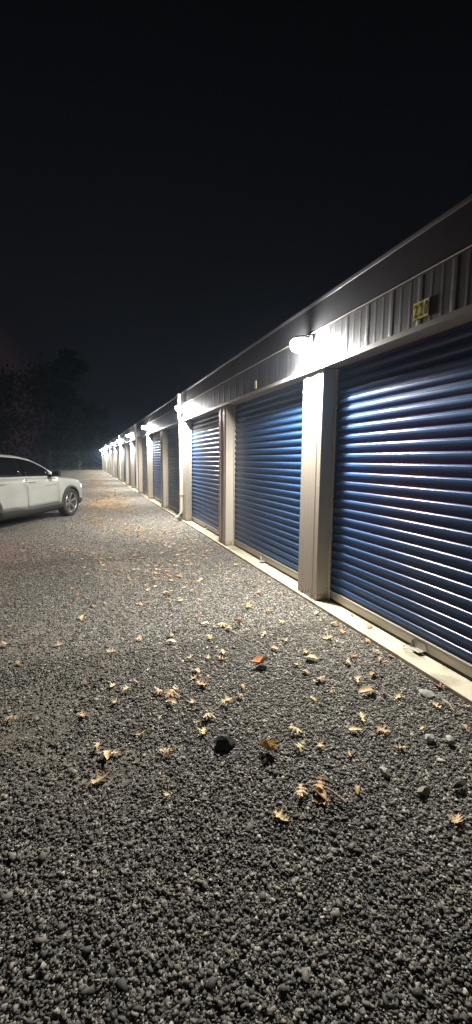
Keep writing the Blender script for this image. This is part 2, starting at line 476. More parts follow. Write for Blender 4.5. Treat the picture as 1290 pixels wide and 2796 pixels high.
# ------------------------------------------------------------------ wall lamps
def make_lamp():
    r = empty('wall_lamp', (XW, 0, 2.835))
    a = MB(); a.box(-0.062, -0.0265, -0.045, 0.045, -0.035, 0.055); a.build('wall_bracket', M['lamp_body'], r, bevel=0.006)
    a = MB(); a.tube([(-0.05, 0, 0.02), (-0.09, 0, 0.035), (-0.13, 0, 0.035)], 0.018, 12)
    a.build('arm', M['lamp_body'], r, smooth=True)
    a = MB(); a.lathe([(0.001, 0.038), (0.045, 0.036), (0.070, 0.028), (0.092, 0.012), (0.094, -0.004), (0.088, -0.006), (0.086, 0.004), (0.001, 0.006)], (-0.155, 0, 0), (0, 0, 1), 40)
    a.build('hood', M['lamp_body'], r, smooth=True)
    a = MB(); a.lathe([(0.085, 0.0), (0.103, -0.020), (0.110, -0.050), (0.102, -0.082), (0.078, -0.108), (0.045, -0.122), (0.001, -0.127)], (-0.155, 0, 0), (0, 0, 1), 32)  # bowl enlarged so its glowing shape stands in for the lamp's bloom
    a.build('lens', M['lens'], r, smooth='all')
    return r
lamp0 = make_lamp()
ld = bpy.data.lights.new('lamp_light', 'SPOT')
ld.energy = LAMP_W; ld.color = LAMP_COL; ld.spot_size = R(178); ld.spot_blend = 0.42; ld.shadow_soft_size = 0.035
lo = bpy.data.objects.new('lamp_light', ld); col.objects.link(lo); lo.parent = lamp0
lo.location = (-0.140, 0, -0.137); lo.rotation_euler = (0, R(6), 0)
order = {0: 'brightest lamp, largest in view, above the nearest pillar beside door 220',
         2: 'second wall lamp, directly beside the top of the nearest downspout',
         4: 'third wall lamp along, over the bright narrow pillar beyond the dark door',
         6: 'fourth wall lamp along the eave, just beyond the second downspout',
         8: 'fifth wall lamp along, over the very bright pillar with the third downspout',
         10: 'sixth wall lamp from the camera in the receding row',
         12: 'seventh wall lamp from the camera, tiny and far down the building',
         14: 'fourth wall lamp counting from the far end of the building',
         16: 'second to last wall lamp near the far end of the building',
         18: 'last and smallest wall lamp at the very far corner of the building'}
order[14] = 'eighth wall lamp from the camera, third from the far end'
first = True
for i in range(0, NP, 2):
    o = lamp0 if first else copy_tree(lamp0)
    first = False
    if i:
        for ch in o.children:
            if ch.type == 'LIGHT': ch.data = ld.copy(); ch.data.energy = LAMP_W*(0.72, 0.95, 0.80, 1.05)[(i//2) % 4]
    o.location = (XW, T0 + i*BAY + (0.235 if i == 0 else -0.13), 2.835)
    tag(o, order[i], 'lamp', 'wall lamps over the pillars')

# ------------------------------------------------------------------ unit number
ROTW = Matrix(((0, 0, -1, 0), (-1, 0, 0, 0), (0, 1, 0, 0), (0, 0, 0, 1)))
M['ink'] = new_mat('black_ink', (0.012, 0.012, 0.012), 0.5)[0]
M['ylw'] = new_mat('yellow_sticker', (0.95, 0.90, 0.12), 0.35)[0]
M['ylw2'] = new_mat('pale_yellow_sticker', (0.92, 0.90, 0.50), 0.4)[0]
sg = empty('unit_number_sign', (XW-0.0055, 2.535, 2.665))
tag(sg, 'three yellow number stickers reading 220 above the nearest blue door', 'sign')
font_curves = []
bk = MB(); bk.box(-0.001, 0.002, -0.079, 0.079, -0.062, 0.062); bk.build('backing', M['trim'], sg)
for q, ch in enumerate('220'):
    yc = 0.051 - 0.051*q
    s_ = MB(); s_.box(-0.0028-0.0004*q, -0.001, yc-0.025, yc+0.025, -0.060, 0.060)
    so_ = s_.build('sticker', M['ylw'] if q < 2 else M['ylw2'], sg)
    cu = bpy.data.curves.new('digit', 'FONT'); cu.body = ch; cu.size = 0.125; cu.align_x = 'CENTER'; cu.align_y = 'CENTER'
    cu.offset = 0.0028; cu.extrude = 0.0004; cu.space_character = 1
    to = bpy.data.objects.new('digit_source', cu); col.objects.link(to)
    bpy.context.view_layer.update()
    me = bpy.data.meshes.new_from_object(to.evaluated_get(bpy.context.evaluated_depsgraph_get()))
    bpy.data.objects.remove(to)
    xs_ = [v.co.x for v in me.vertices]; ys_ = [v.co.y for v in me.vertices]
    cx, cyy = (min(xs_)+max(xs_))/2, (min(ys_)+max(ys_))/2
    me.transform(Matrix.Diagonal((0.036/(max(xs_)-min(xs_)), 0.096/(max(ys_)-min(ys_)), 1, 1)) @ Matrix.Translation((-cx, -cyy, 0)))
    me.transform(Matrix.Translation((-0.0040-0.0004*q, yc, 0)) @ ROTW)
    me.materials.clear(); me.materials.append(M['ink'])
    do = bpy.data.objects.new('digit', me); col.objects.link(do); do.parent = so_
sg2 = empty('unit_number_plate', (XW-0.004, 5.68, 2.64))
tag(sg2, 'small pale number sticker above the middle of the second blue door', 'sign')
s_ = MB(); s_.box(-0.003, 0.0035, -0.030, 0.030, -0.055, 0.055); s_.build('plate', M['ylw2'], sg2)

# ------------------------------------------------------------------ gravel stones (uncountable: one object)
m_, n_, b_ = new_mat('crushed_stone', (0.15, 0.15, 0.14), 0.75)
at = n_.nodes.new('ShaderNodeAttribute'); at.attribute_name = 'tone'
cr = n_.nodes.new('ShaderNodeValToRGB')
els = cr.color_ramp.elements
els[0].position = 0.0; els[0].color = (0.05, 0.05, 0.05, 1)
els[1].position = 1.0; els[1].color = (0.50, 0.49, 0.455, 1)
for p_, c_ in ((0.35, (0.105, 0.100, 0.087)), (0.6, (0.18, 0.168, 0.140)), (0.8, (0.30, 0.278, 0.225)), (0.93, (0.45, 0.43, 0.37))):
    q = els.new(p_); q.color = (*c_, 1)
n_.links.new(at.outputs['Fac'], cr.inputs[0])
gt_ = n_.nodes.new('ShaderNodeTexNoise'); gt_.inputs['Scale'].default_value = 160; gt_.inputs['Detail'].default_value = 3
tq = n_.nodes.new('ShaderNodeTexCoord'); n_.links.new(tq.outputs['Object'], gt_.inputs[0])
mv = n_.nodes.new('ShaderNodeMix'); mv.data_type = 'RGBA'; mv.blend_type = 'MULTIPLY'; mv.inputs[0].default_value = 0.55
n_.links.new(cr.outputs[0], mv.inputs[6]); n_.links.new(gt_.outputs['Color'], mv.inputs[7])
mg = n_.nodes.new('ShaderNodeMix'); mg.data_type = 'RGBA'; mg.blend_type = 'MULTIPLY'; mg.inputs[0].default_value = 1.0
mg.inputs[7].default_value = (1.3, 1.3, 1.3, 1); n_.links.new(mv.outputs[2], mg.inputs[6])
n_.links.new(cr.outputs[0], b_.inputs['Base Color'])
bump(n_, b_, gt_.outputs[0], 0.3, 0.003)
M['stone'] = m_

PHI = (1+5**0.5)/2
ICO = np.array([(-1,PHI,0),(1,PHI,0),(-1,-PHI,0),(1,-PHI,0),(0,-1,PHI),(0,1,PHI),(0,-1,-PHI),(0,1,-PHI),(PHI,0,-1),(PHI,0,1),(-PHI,0,-1),(-PHI,0,1)])/math.sqrt(1+PHI*PHI)
ICF = np.array([(0,11,5),(0,5,1),(0,1,7),(0,7,10),(0,10,11),(1,5,9),(5,11,4),(11,10,2),(10,7,6),(7,1,8),(3,9,4),(3,4,2),(3,2,6),(3,6,8),(3,8,9),(4,9,5),(2,4,11),(6,2,10),(8,6,7),(9,8,1)])
OCT = np.array([(1,0,0),(-1,0,0),(0,1,0),(0,-1,0),(0,0,1),(0,0,-1)], dtype=float)
OCF = np.array([(0,2,4),(2,1,4),(1,3,4),(3,0,4),(2,0,5),(1,2,5),(3,1,5),(0,3,5)])
def gz_np(x, y):
    f = np.clip((2.2-x)/0.6, 0, 1)
    return GZ - 0.006 + f*(0.012*np.sin(x*1.7+0.6)*np.sin(y*0.9+1.2) + 0.008*np.sin(x*3.9+y*2.3) - 0.03*np.exp(-((x+0.25)**2/0.10+(y-2.85)**2/0.06)))
def stones(n, x0f, x1, y0, y1, s0, s1, lift, pw=1.0):
    V, F = CUB, CUF
    y = y0 + (y1-y0)*nrg.random(n)**pw; xl = x0f - 0.30*y
    x = xl + (x1-xl)*nrg.random(n)
    keep = nrg.random(n) > np.clip(fines(x, y)*0.95, 0, 0.72)*(s1 > 0.013)
    # nothing under the car wheels or inside the slab
    x, y = x[keep], y[keep]; n = len(x)
    s = (s0 + (s1-s0)*nrg.random(n)**3.0)*0.5
    big_ = nrg.random(n) < 0.025; s = np.where(big_, s*1.8, s)
    k = len(V)
    P = V[None] * (0.50 + 0.85*nrg.random((n, k, 3)))
    P = P * np.stack([s*(0.9+0.5*nrg.random(n)), s*(0.6+0.4*nrg.random(n)), s*(0.22+0.30*nrg.random(n))], 1)[:, None, :]
    a = nrg.random(n)*2*np.pi; tx = nrg.normal(0, 0.34, n)
    ct, st = np.cos(tx)[:, None], np.sin(tx)[:, None]
    X, Y, Z = P[..., 0], P[..., 1], P[..., 2]
    Y, Z = Y*ct - Z*st, Y*st + Z*ct
    ca, sa = np.cos(a)[:, None], np.sin(a)[:, None]
    X, Y = X*ca - Y*sa, X*sa + Y*ca
    Z = Z + (gz_np(x, y) + lift*nrg.random(n) + s*0.12)[:, None]
    verts = np.stack([X + x[:, None], Y + y[:, None], Z], 2).reshape(-1, 3)
    faces = (F[None] + (np.arange(n)*k)[:, None, None]).reshape(-1, 4)
    tone = np.clip(nrg.beta(1.3, 1.9, n), 0, 1)
    return verts, faces, np.repeat(tone, k)
CUB = np.array([(-1,-1,-1),(1,-1,-1),(1,1,-1),(-1,1,-1),(-.8,-.8,1),(.8,-.8,1),(.8,.8,1),(-.8,.8,1)])*0.72
CUF = np.array([(0,3,2,1),(4,5,6,7),(0,1,5,4),(1,2,6,5),(2,3,7,6),(3,0,4,7)])
parts = [stones(98000, -0.55, XW-0.05, 0.35, 3.4, 0.0085, 0.026, 0.008),
         stones(80000, -0.55, XW-0.05, 0.35, 3.6, 0.005, 0.011, 0.002),
         stones(72000, -0.55, XW-0.05, 3.2, 7.0, 0.010, 0.024, 0.006),
         stones(60000, -0.55, XW-0.06, 6.6, 24.0, 0.014, 0.030, 0.004, 1.9)]
off = 0; V_ = []; F_ = []; T_ = []
for v, f_, t_ in parts:
    V_.append(v); F_.append(f_+off); T_.append(t_); off += len(v)
so_ = np_mesh('gravel', np.concatenate(V_), np.concatenate(F_), M['stone'], np.concatenate(T_))
tag(so_, 'loose crushed grey gravel covering the driveway', 'gravel', kind='stuff')

# ------------------------------------------------------------------ single rocks and twigs
def rock(loc, sx, sy, sz, rot, tone_mat, name='rock', seed=0, flat=False):
    import bmesh
    r_ = random.Random(seed); bm = bmesh.new()
    bmesh.ops.create_icosphere(bm, subdivisions=3, radius=1)
    pl_ = [(Vector((r_.uniform(-1, 1), r_.uniform(-1, 1), r_.uniform(-0.6, 1))).normalized(), r_.uniform(0.55, 0.9)) for _ in range(11)]
    for v in bm.verts:
        for nrm, dd in pl_:
            q = v.co.dot(nrm)
            if q > dd: v.co -= nrm*(q-dd)
        v.co += Vector((r_.uniform(-1, 1), r_.uniform(-1, 1), r_.uniform(-1, 1)))*0.018
        v.co.x *= sx; v.co.y *= sy; v.co.z *= sz
    me = bpy.data.meshes.new(name); bm.to_mesh(me); bm.free(); me.materials.append(tone_mat)
    o = bpy.data.objects.new(name, me); col.objects.link(o); o.location = loc; o.rotation_euler = rot
    return o
def rock_mat(name, c1, c2):
    m_, n_, b_ = new_mat(name, c1, 0.7)
    _, n, r = noise_col(n_, b_, c1, c2, 45, 6, 0.35, 0.65); bump(n_, b_, n.outputs[0], 0.5, 0.004); return m_
rk_dark = rock_mat('dark_stone', (0.018, 0.018, 0.017), (0.05, 0.048, 0.043))
rk_pale = rock_mat('pale_stone', (0.24, 0.24, 0.22), (0.36, 0.35, 0.32))
rk_tan = rock_mat('tan_stone', (0.17, 0.15, 0.11), (0.27, 0.24, 0.18))
tag(rock((0.68, 1.99, 0.0), 0.066, 0.044, 0.042, (0.25, 0.1, -0.3), rk_dark, seed=3), 'large angular black rock alone in the foreground gravel', 'rock')
tag(rock((2.15, 2.02, -0.018), 0.060, 0.040, 0.013, (0.15, 0.1, -0.9), rk_pale, seed=5), 'flat pale grey stone lying near the concrete ledge', 'rock')
tag(rock((1.38, 1.53, -0.010), 0.038, 0.027, 0.020, (0.5, 0.2, 1.1), rk_pale, seed=8), 'upright wedge of pale stone left of the larger half-buried grey stones', 'rock')
tag(rock((1.80, 1.66, -0.012), 0.040, 0.028, 0.022, (0.1, 0.3, 0.4), rk_pale, seed=12), 'rounded grey stone, left one of a touching pair at the right', 'rock')
tag(rock((1.90, 1.61, -0.012), 0.036, 0.028, 0.020, (0.3, -0.1, 1.4), rk_pale, seed=15), 'rounded grey stone, right one of a touching pair at the right', 'rock')
tag(rock((1.47, 1.37, -0.012), 0.042, 0.026, 0.018, (0.1, 0.2, 0.2), rk_tan, seed=19), 'tan stone half buried nearest the bottom right', 'rock')
tag(rock((1.66, 1.34, -0.006), 0.055, 0.018, 0.014, (0.0, 0.15, 0.2), rk_dark, seed=22), 'long dark sliver of rock at the lower right', 'rock')
M['wood'] = new_mat('bare_twig', (0.34, 0.26, 0.16), 0.8)[0]
M['wood2'] = new_mat('brown_twig', (0.10, 0.05, 0.035), 0.8)[0]
a = MB(); a.tube([(1.03, 1.53, 0.004), (1.045, 1.49, 0.008), (1.055, 1.46, 0.006), (1.07, 1.42, 0.002)], [0.004, 0.006, 0.0055, 0.007], 7)
tag(a.build('twig', M['wood'], smooth=True), 'short pale broken twig beside the orange leaf cluster', 'twig')
a = MB(); a.tube([(2.16, 1.90, 0.0), (2.145, 1.84, 0.012), (2.12, 1.78, 0.004)], [0.010, 0.006, 0.003], 7)
tag(a.build('leaf_stalk', M['wood'], smooth=True), 'pale pointed leaf stalk standing up near the concrete ledge', 'stalk')
a = MB(); a.tube([(1.42, 4.45, -0.01), (1.5, 4.37, 0.0), (1.6, 4.27, -0.008)], 0.005, 6)
tag(a.build('twig', M['wood2'], smooth=True), 'thin dark reddish twig farther off in mid gravel', 'twig')
# bent wire by the door
M['wire'] = new_mat('dull_steel_wire', (0.35, 0.35, 0.33), 0.35, 0.8)[0]
a = MB()
pts = []
for k in range(26):
    u = k/25; an = u*2*math.pi*1.35
    pts.append((2.47 + 0.035*math.cos(an), 2.50 + 0.11*math.sin(an), 0.006 + 0.018*math.sin(u*math.pi*2)**2 + 0.012*u))
a.tube(pts, 0.0018, 6)
tag(a.build('bent_wire', M['wire'], smooth=True), 'loop of thin bent wire on the concrete under the door tab', 'wire')

# ------------------------------------------------------------------ fallen leaves
def leaf_mat(name, c1, c2):
    m_, n_, b_ = new_mat(name, c1, 0.6)
    noise_col(n_, b_, c1, c2, 22, 5, 0.35, 0.7)
    return m_
LM = {'t': leaf_mat('tan_leaf', (0.70, 0.52, 0.30), (0.48, 0.31, 0.16)),
      'y': leaf_mat('yellow_leaf', (0.72, 0.57, 0.29), (0.50, 0.37, 0.16)),
      'o': leaf_mat('orange_leaf', (0.54, 0.34, 0.16), (0.33, 0.17, 0.08)),
      'r': leaf_mat('russet_leaf', (0.24, 0.085, 0.045), (0.12, 0.05, 0.028)),
      'g': leaf_mat('olive_leaf', (0.38, 0.38, 0.13), (0.24, 0.23, 0.08)),
      'w': leaf_mat('bleached_leaf', (0.74, 0.66, 0.50), (0.55, 0.46, 0.33))}
OAK = [(0.012, -0.62), (0.012, -0.42), (0.07, -0.36), (0.20, -0.43), (0.13, -0.27), (0.10, -0.20), (0.26, -0.16), (0.43, -0.17), (0.33, -0.04), (0.12, -0.02),
       (0.11, 0.06), (0.24, 0.14), (0.37, 0.20), (0.24, 0.26), (0.10, 0.22), (0.08, 0.30), (0.15, 0.42), (0.06, 0.44), (0.0, 0.56)]
OVAL = [(0.012, -0.62), (0.014, -0.5), (0.10, -0.44), (0.19, -0.33), (0.245, -0.18), (0.26, 0.0), (0.235, 0.16), (0.17, 0.32), (0.09, 0.44), (0.0, 0.54)]
SLIM = [(0.010, -0.60), (0.012, -0.45), (0.06, -0.38), (0.15, -0.40), (0.06, -0.25), (0.07, -0.15), (0.30, -0.05), (0.08, 0.02), (0.07, 0.10), (0.24, 0.22), (0.07, 0.22), (0.05, 0.34), (0.0, 0.58)]
def leaf_mesh(outline, seed, curl, cup, name='fallen_leaf', twist=0.2):
    r_ = random.Random(seed); vs = []; fs = []
    n = len(outline)
    jl = [(1+r_.uniform(-0.22, 0.22)) for _ in outline]; jr = [(1+r_.uniform(-0.22, 0.22)) for _ in outline]
    bendx = r_.uniform(-0.12, 0.12)
    rows = []
    for i, (x, y) in enumerate(outline):
        row = []
        for f_ in (-1.0, -0.5, 0.0, 0.5, 1.0):
            xx = x*f_*(jl[i] if f_ < 0 else jr[i])
            yy = y if abs(f_) > 0.6 else y*(0.96 if f_ == 0 else 0.98)
            zz = curl*(yy*yy*1.6) + cup*(xx*xx*5) + twist*xx*yy + 0.03*math.sin(9*xx+7*yy+seed) + 0.02*abs(f_)
            row.append(len(vs)); vs.append((xx + bendx*yy*yy*2, yy, zz))
        rows.append(row)
    for i in range(n-1):
        for j in range(4):
            fs.append((rows[i][j], rows[i][j+1], rows[i+1][j+1], rows[i+1][j]))
    zmin = min(v[2] for v in vs)
    me = bpy.data.meshes.new(name); me.from_pydata([(x, y, z_-zmin) for x, y, z_ in vs], [], fs)
    import bmesh
    bm = bmesh.new(); bm.from_mesh(me); bmesh.ops.remove_doubles(bm, verts=bm.verts, dist=1e-4); bm.to_mesh(me); bm.free()
    for p in me.polygons: p.use_smooth = True
    return me
variants = [(OAK, 1, .25, .3), (OVAL, 2, -.28, .35), (SLIM, 3, .2, .4), (OAK, 4, .35, -.25), (SLIM, 5, -.35, .3), (OAK, 6, -.2, -.3), (SLIM, 7, .45, .2)]
LV = {}
for k_, mt in LM.items():
    LV[k_] = []
    for (o_, s_, c_, u_) in variants:
        me = leaf_mesh(o_, s_*7+ord(k_), c_, u_); me.materials.append(mt); LV[k_].append(me)
def put_leaf(me, x, y, z, size, label, group=None, tilt=0.25, rz_=None):
    o = bpy.data.objects.new('fallen_leaf', me); col.objects.link(o)
    o.location = (x, y, z); o.scale = (size, size, size)
    o.rotation_euler = (rng.uniform(-tilt, tilt), rng.uniform(-tilt, tilt), rng.uniform(0, 6.28) if rz_ is None else rz_)
    return tag(o, label, 'leaf', group)
SPOTS = [(1.23,2.78,'B'),(0.97,4.41,'y'),(0.91,4.68,'g'),(1.17,4.67,'o'),(0.04,4.59,'o'),(-0.18,5.28,'o'),(1.93,4.9,'r'),(1.82,4.3,'o'),(1.77,3.78,'y'),(1.33,3.52,'c'),(1.76,3.45,'y'),(1.05,3.69,'y'),(1.11,3.6,'y'),(1.48,3.26,'t'),(1.61,3.08,'t'),(1.99,3.01,'t'),(2.22,3.26,'o'),(1.66,2.82,'y'),(1.65,2.71,'y'),(1.99,2.65,'O'),(2.16,2.53,'o'),(0.3,2.84,'t'),(0.73,2.64,'T'),(0.5,2.59,'T'),(0.42,2.64,'t'),(0.48,2.49,'t'),(0.61,2.45,'t'),(0.82,2.37,'T'),(0.14,2.63,'t'),(-0.06,2.56,'t'),(-0.47,2.66,'t'),(1.55,2.42,'o'),(1.77,2.18,'T'),(1.94,2.07,'y'),(1.87,2.56,'t'),(0.26,2.26,'y'),(0.6,2.14,'y'),(0.66,2.25,'t'),(0.37,2.04,'t'),(0.07,2.13,'y'),(0.1,2.15,'t'),(0.02,2.22,'t'),(0.03,1.98,'T'),(0.88,1.87,'C'),(1.1,1.96,'y'),(1.05,1.83,'y'),(1.45,1.87,'y'),(1.6,1.83,'O'),(1.56,1.96,'y'),(1.59,1.66,'y'),(0.76,1.47,'y'),(0.91,1.55,'t'),(1.01,1.55,'o'),(0.99,1.51,'o'),(0.98,1.47,'o'),(2.07,1.67,'o'),(2.09,1.89,'y'),(2.30,2.06,'r'),(1.0,3.39,'t'),(0.68,3.55,'y'),(0.66,3.42,'w'),(0.89,3.04,'t'),(0.74,3.04,'t'),(0.98,2.99,'t'),(0.16,3.38,'t'),(0.4,3.57,'t'),(-0.68,3.77,'t'),(-0.06,4.23,'t'),(-0.25,3.64,'t'),(2.49,3.36,'s'),(2.47,3.05,'s'),(2.2,3.1,'o'),(2.28,2.84,'o'),(1.91,4.39,'o'),(1.96,2.35,'o'),(1.87,2.13,'r'),(1.8,2.32,'t'),(2.29,2.56,'d'),(0.9,5.62,'y'),(0.78,5.71,'g'),(1.02,5.5,'o'),(1.16,5.39,'o'),(1.89,5.36,'o'),(1.55,5.82,'o'),(2.14,4.27,'o'),(1.96,4.65,'o'),(1.02,3.08,'t'),(1.61,3.96,'t'),(0.74,2.84,'t'),(0.7,2.76,'t'),(0.22,2.74,'t'),(1.56,2.27,'t'),(1.48,1.19,'t'),(1.19,3.59,'y'),(1.22,3.5,'y'),(1.45,2.98,'t'),(1.5,2.69,'t'),(0.99,2.52,'o')]
me_big = leaf_mesh(OVAL, 5, 0.35, 0.9, twist=0.1); me_big.materials.append(leaf_mat('copper_leaf', (0.62, 0.33, 0.15), (0.46, 0.23, 0.10)))
me_curl = leaf_mesh(OVAL, 9, 1.1, 2.2, twist=0.5); me_curl.materials.append(LM['t'])
me_curl2 = leaf_mesh(OVAL, 19, -0.9, -1.8, twist=0.3); me_curl2.materials.append(leaf_mat('brown_curled_leaf', (0.26, 0.14, 0.07), (0.16, 0.08, 0.04)))
tone_word = {'t': 'tan', 'y': 'yellow', 'o': 'orange brown', 'r': 'dark russet', 'g': 'olive green', 'w': 'bleached pale'}
def zone(x, y):
    if y < 1.75: return 'in the nearest foreground'
    if y < 2.2: return 'on the gravel level with the black rock' if x < 1.25 else 'on the gravel right of the black rock'
    if y < 3.0: return 'on the gravel beyond the black rock' if x < 1.25 else 'on the gravel between the black rock and the first door'
    if y < 4.2: return 'on the gravel in front of the nearest pillar' if x > 0.6 else 'on the open gravel at the left before the nearest pillar'
    if y < 7.5: return 'on the gravel abreast of the second door'
    if y < 11: return 'on the gravel abreast of the third door'
    return 'on the gravel near the car wheel'
count = 0
for q, (x, y, k_) in enumerate(SPOTS):
    z0 = float(gz_np(np.array(x), np.array(y))) + 0.016
    if k_ == 'B': put_leaf(me_big, x, y, z0+0.012, 0.155, 'large oval copper leaf, biggest leaf on the gravel', None, 0.12, 1.75)
    elif k_ == 'C': put_leaf(me_curl, x, y, z0, 0.095, 'tightly curled tan leaf just right of the black rock', None, 0.2, 0.7)
    elif k_ == 'c': put_leaf(me_curl2, x, y, z0+0.01, 0.085, 'dark brown curled leaf arched up in mid gravel', None, 0.2, 1.5)
    elif k_ == 's': put_leaf(LV['o'][(q*3) % 7], x, y, 0.004, 0.075, 'orange leaf on the concrete ledge closest to the pillar' if y > 3.2 else 'orange brown leaf on the concrete ledge farther from the pillar', None, 0.1)
    else:
        kk = {'T': 't', 'O': 'o', 'd': 'r'}.get(k_, k_)
        sz = {'T': 0.125, 'O': 0.120}.get(k_, rng.uniform(0.076, 0.104))
        lab = tone_word[kk] + ' oak leaf ' + zone(x, y)
        put_leaf(LV[kk][(q*5+2) % 7], x, y, z0, sz, lab, tone_word[kk] + ' fallen oak leaves ' + zone(x, y))
    count += 1
# smaller leaves scattered farther along
kinds = ['o', 'o', 't', 'y', 'r', 't', 'o', 'y']
def leaf_spot(r_):
    while True:
        y = r_.uniform(1.3, 13.0); x = r_.uniform(-0.2-0.17*y, 2.28)
        d = math.exp(-((x-1.15)**2)/0.9)*min(1.0, 0.30+max(0, y-3)*0.10) + 0.05
        d += 0.35*(x > 2.12) + 0.35*math.exp(-((x-0.95)**2/0.2+(y-5.4)**2/0.06)) + 0.3*math.exp(-((x-1.95)**2/0.05+(y-5.2)**2/0.3))
        if r_.random() < d: return x, y
for q in range(296-count):
    x, y = leaf_spot(rng); kk = kinds[q % 8]
    sz = rng.uniform(0.035, 0.082)
    put_leaf(LV[kk][q % 7], x, y, float(gz_np(np.array(x), np.array(y))) + 0.016, sz,
             tone_word[kk] + ' oak leaf ' + zone(x, y), tone_word[kk] + ' fallen oak leaves ' + zone(x, y))
# far leaf litter: too many to count, one object
def litter():
    n = 24000
    ys_ = 4.5 + 72*nrg.random(n)**1.6
    side = nrg.random(n)
    xs_ = np.where(side < 0.8, nrg.normal(0.85, 0.55, n), nrg.uniform(-7, 2.2, n))
    clump = (np.sin(xs_*2.3+ys_*0.45)*np.sin(ys_*0.9+xs_*0.7)) + nrg.normal(0, 0.45, n) > -0.05
    ok = (xs_ < 2.28) & clump & (xs_ > -8) & (nrg.random(n) < np.clip((ys_-4.5)/9.0, 0.02, 1)**1.3)
    car_ = (np.abs((xs_+0.8)*0.875-(ys_-11.5)*0.485) < 0.7) & (ys_ < 13.5) & (xs_ < -0.2); ok &= ~car_
    xs_, ys_ = xs_[ok], ys_[ok]; n = len(xs_)
    base = np.array([(-0.05,-0.5,0.0),(0.3,-0.3,0.12),(0.12,-0.1,0.03),(0.42,0.12,0.16),(0.1,0.2,0.03),(0.0,0.55,0.10),(-0.12,0.2,0.05),(-0.4,0.08,0.18),(-0.12,-0.12,0.02),(-0.32,-0.32,0.1)])
    fc = np.array([(0,1,2),(2,3,4),(4,5,6),(6,7,8),(8,9,0),(0,2,8),(2,4,8),(4,6,8)])
    s = nrg.uniform(0.045, 0.095, n)
    # torn bits and small dry leaves nearer the camera
    n2 = 2600; y2 = nrg.uniform(1.6, 10, n2); x2 = nrg.uniform(-1.6, 2.31, n2)
    p2 = np.exp(-((x2-1.25)**2)/0.9)*np.clip((y2-1.2)/5, 0.12, 1)*(0.25+0.75*(np.sin(x2*4.3+y2*1.7)*np.sin(y2*3.1-x2*2.2) > 0.15)) + 0.6*(x2 > 2.2)
    k2 = nrg.random(n2) < p2*0.75
    k2 &= ~((np.abs((x2+0.8)*0.875-(y2-11.5)*0.485) < 1.0) & (x2 < -0.2) & (y2 > 8))
    xs_ = np.concatenate([xs_, x2[k2]]); ys_ = np.concatenate([ys_, y2[k2]]); s = np.concatenate([s, nrg.uniform(0.014, 0.042, int(k2.sum()))]); n = len(xs_); a = nrg.uniform(0, 6.28, n)
    P = base[None]*s[:, None, None]
    P[..., 2] *= nrg.uniform(0.3, 2.2, n)[:, None]
    X = P[..., 0]*np.cos(a)[:, None] - P[..., 1]*np.sin(a)[:, None] + xs_[:, None]
    Y = P[..., 0]*np.sin(a)[:, None] + P[..., 1]*np.cos(a)[:, None] + ys_[:, None]
    Z = P[..., 2] + (gz_np(xs_, ys_)+0.010)[:, None]
    return np.stack([X, Y, Z], 2).reshape(-1, 3), (fc[None] + (np.arange(n)*10)[:, None, None]).reshape(-1, 3), np.repeat(nrg.random(n), 10)
m_, n_, b_ = new_mat('mixed_leaf_litter', (0.3, 0.2, 0.1), 0.65)
at = n_.nodes.new('ShaderNodeAttribute'); at.attribute_name = 'tone'
cr = n_.nodes.new('ShaderNodeValToRGB'); els = cr.color_ramp.elements
els[0].color = (0.20, 0.09, 0.045, 1); els[1].color = (0.62, 0.50, 0.29, 1)
for p_, c_ in ((0.2, (0.34, 0.18, 0.08)), (0.45, (0.48, 0.30, 0.13)), (0.75, (0.56, 0.41, 0.20))):
    q = els.new(p_); q.color = (*c_, 1)
n_.links.new(at.outputs['Fac'], cr.inputs[0]); n_.links.new(cr.outputs[0], b_.inputs['Base Color'])
v, f_, t_ = litter()
tag(np_mesh('leaf_litter', v, f_, m_, t_), 'carpet of small orange and tan leaves drifting along the building', 'leaf litter', kind='stuff')

# ------------------------------------------------------------------ weeds at the far end
m_, n_, b_ = new_mat('rough_grass', (0.10, 0.11, 0.045), 0.8)
noise_col(n_, b_, (0.07, 0.08, 0.03), (0.20, 0.17, 0.08), 2, 3); M['grass'] = m_
n = 16000
gx = nrg.uniform(-40, 6, n); gy = nrg.uniform(63, 86, n)
hh = nrg.uniform(0.15, 0.6, n)*(0.5+0.5*np.clip((gy-63)/6, 0, 1)); aa = nrg.uniform(0, 6.28, n); ww = 0.03
lx = nrg.normal(0, 0.12, n); ly = nrg.normal(0, 0.12, n)
tri = np.stack([np.stack([gx-ww*np.cos(aa), gy-ww*np.sin(aa), np.full(n, -0.05)], 1), np.stack([gx+ww*np.cos(aa), gy+ww*np.sin(aa), np.full(n, -0.05)], 1), np.stack([gx+lx, gy+ly, hh], 1)], 1).reshape(-1, 3)
tag(np_mesh('rough_grass', tri, np.arange(3*n).reshape(-1, 3), M['grass']), 'rough low grass where the gravel ends in the dark', 'grass', kind='stuff')
M['post'] = new_mat('weathered_post', (0.22, 0.18, 0.13), 0.8)[0]
a = MB(); a.box(-0.07, 0.07, -0.07, 0.07, -0.1, 1.25); a.add([(-0.07,-0.07,1.25),(0.07,-0.07,1.25),(0.07,0.07,1.25),(-0.07,0.07,1.25),(0,0,1.31)], [(0,1,4),(1,2,4),(2,3,4),(3,0,4)])
po = a.build('wooden_post', M['post']); po.location = (-0.6, 66, 0)
tag(po, 'thin weathered post standing in the dark beyond the gravel end', 'post')

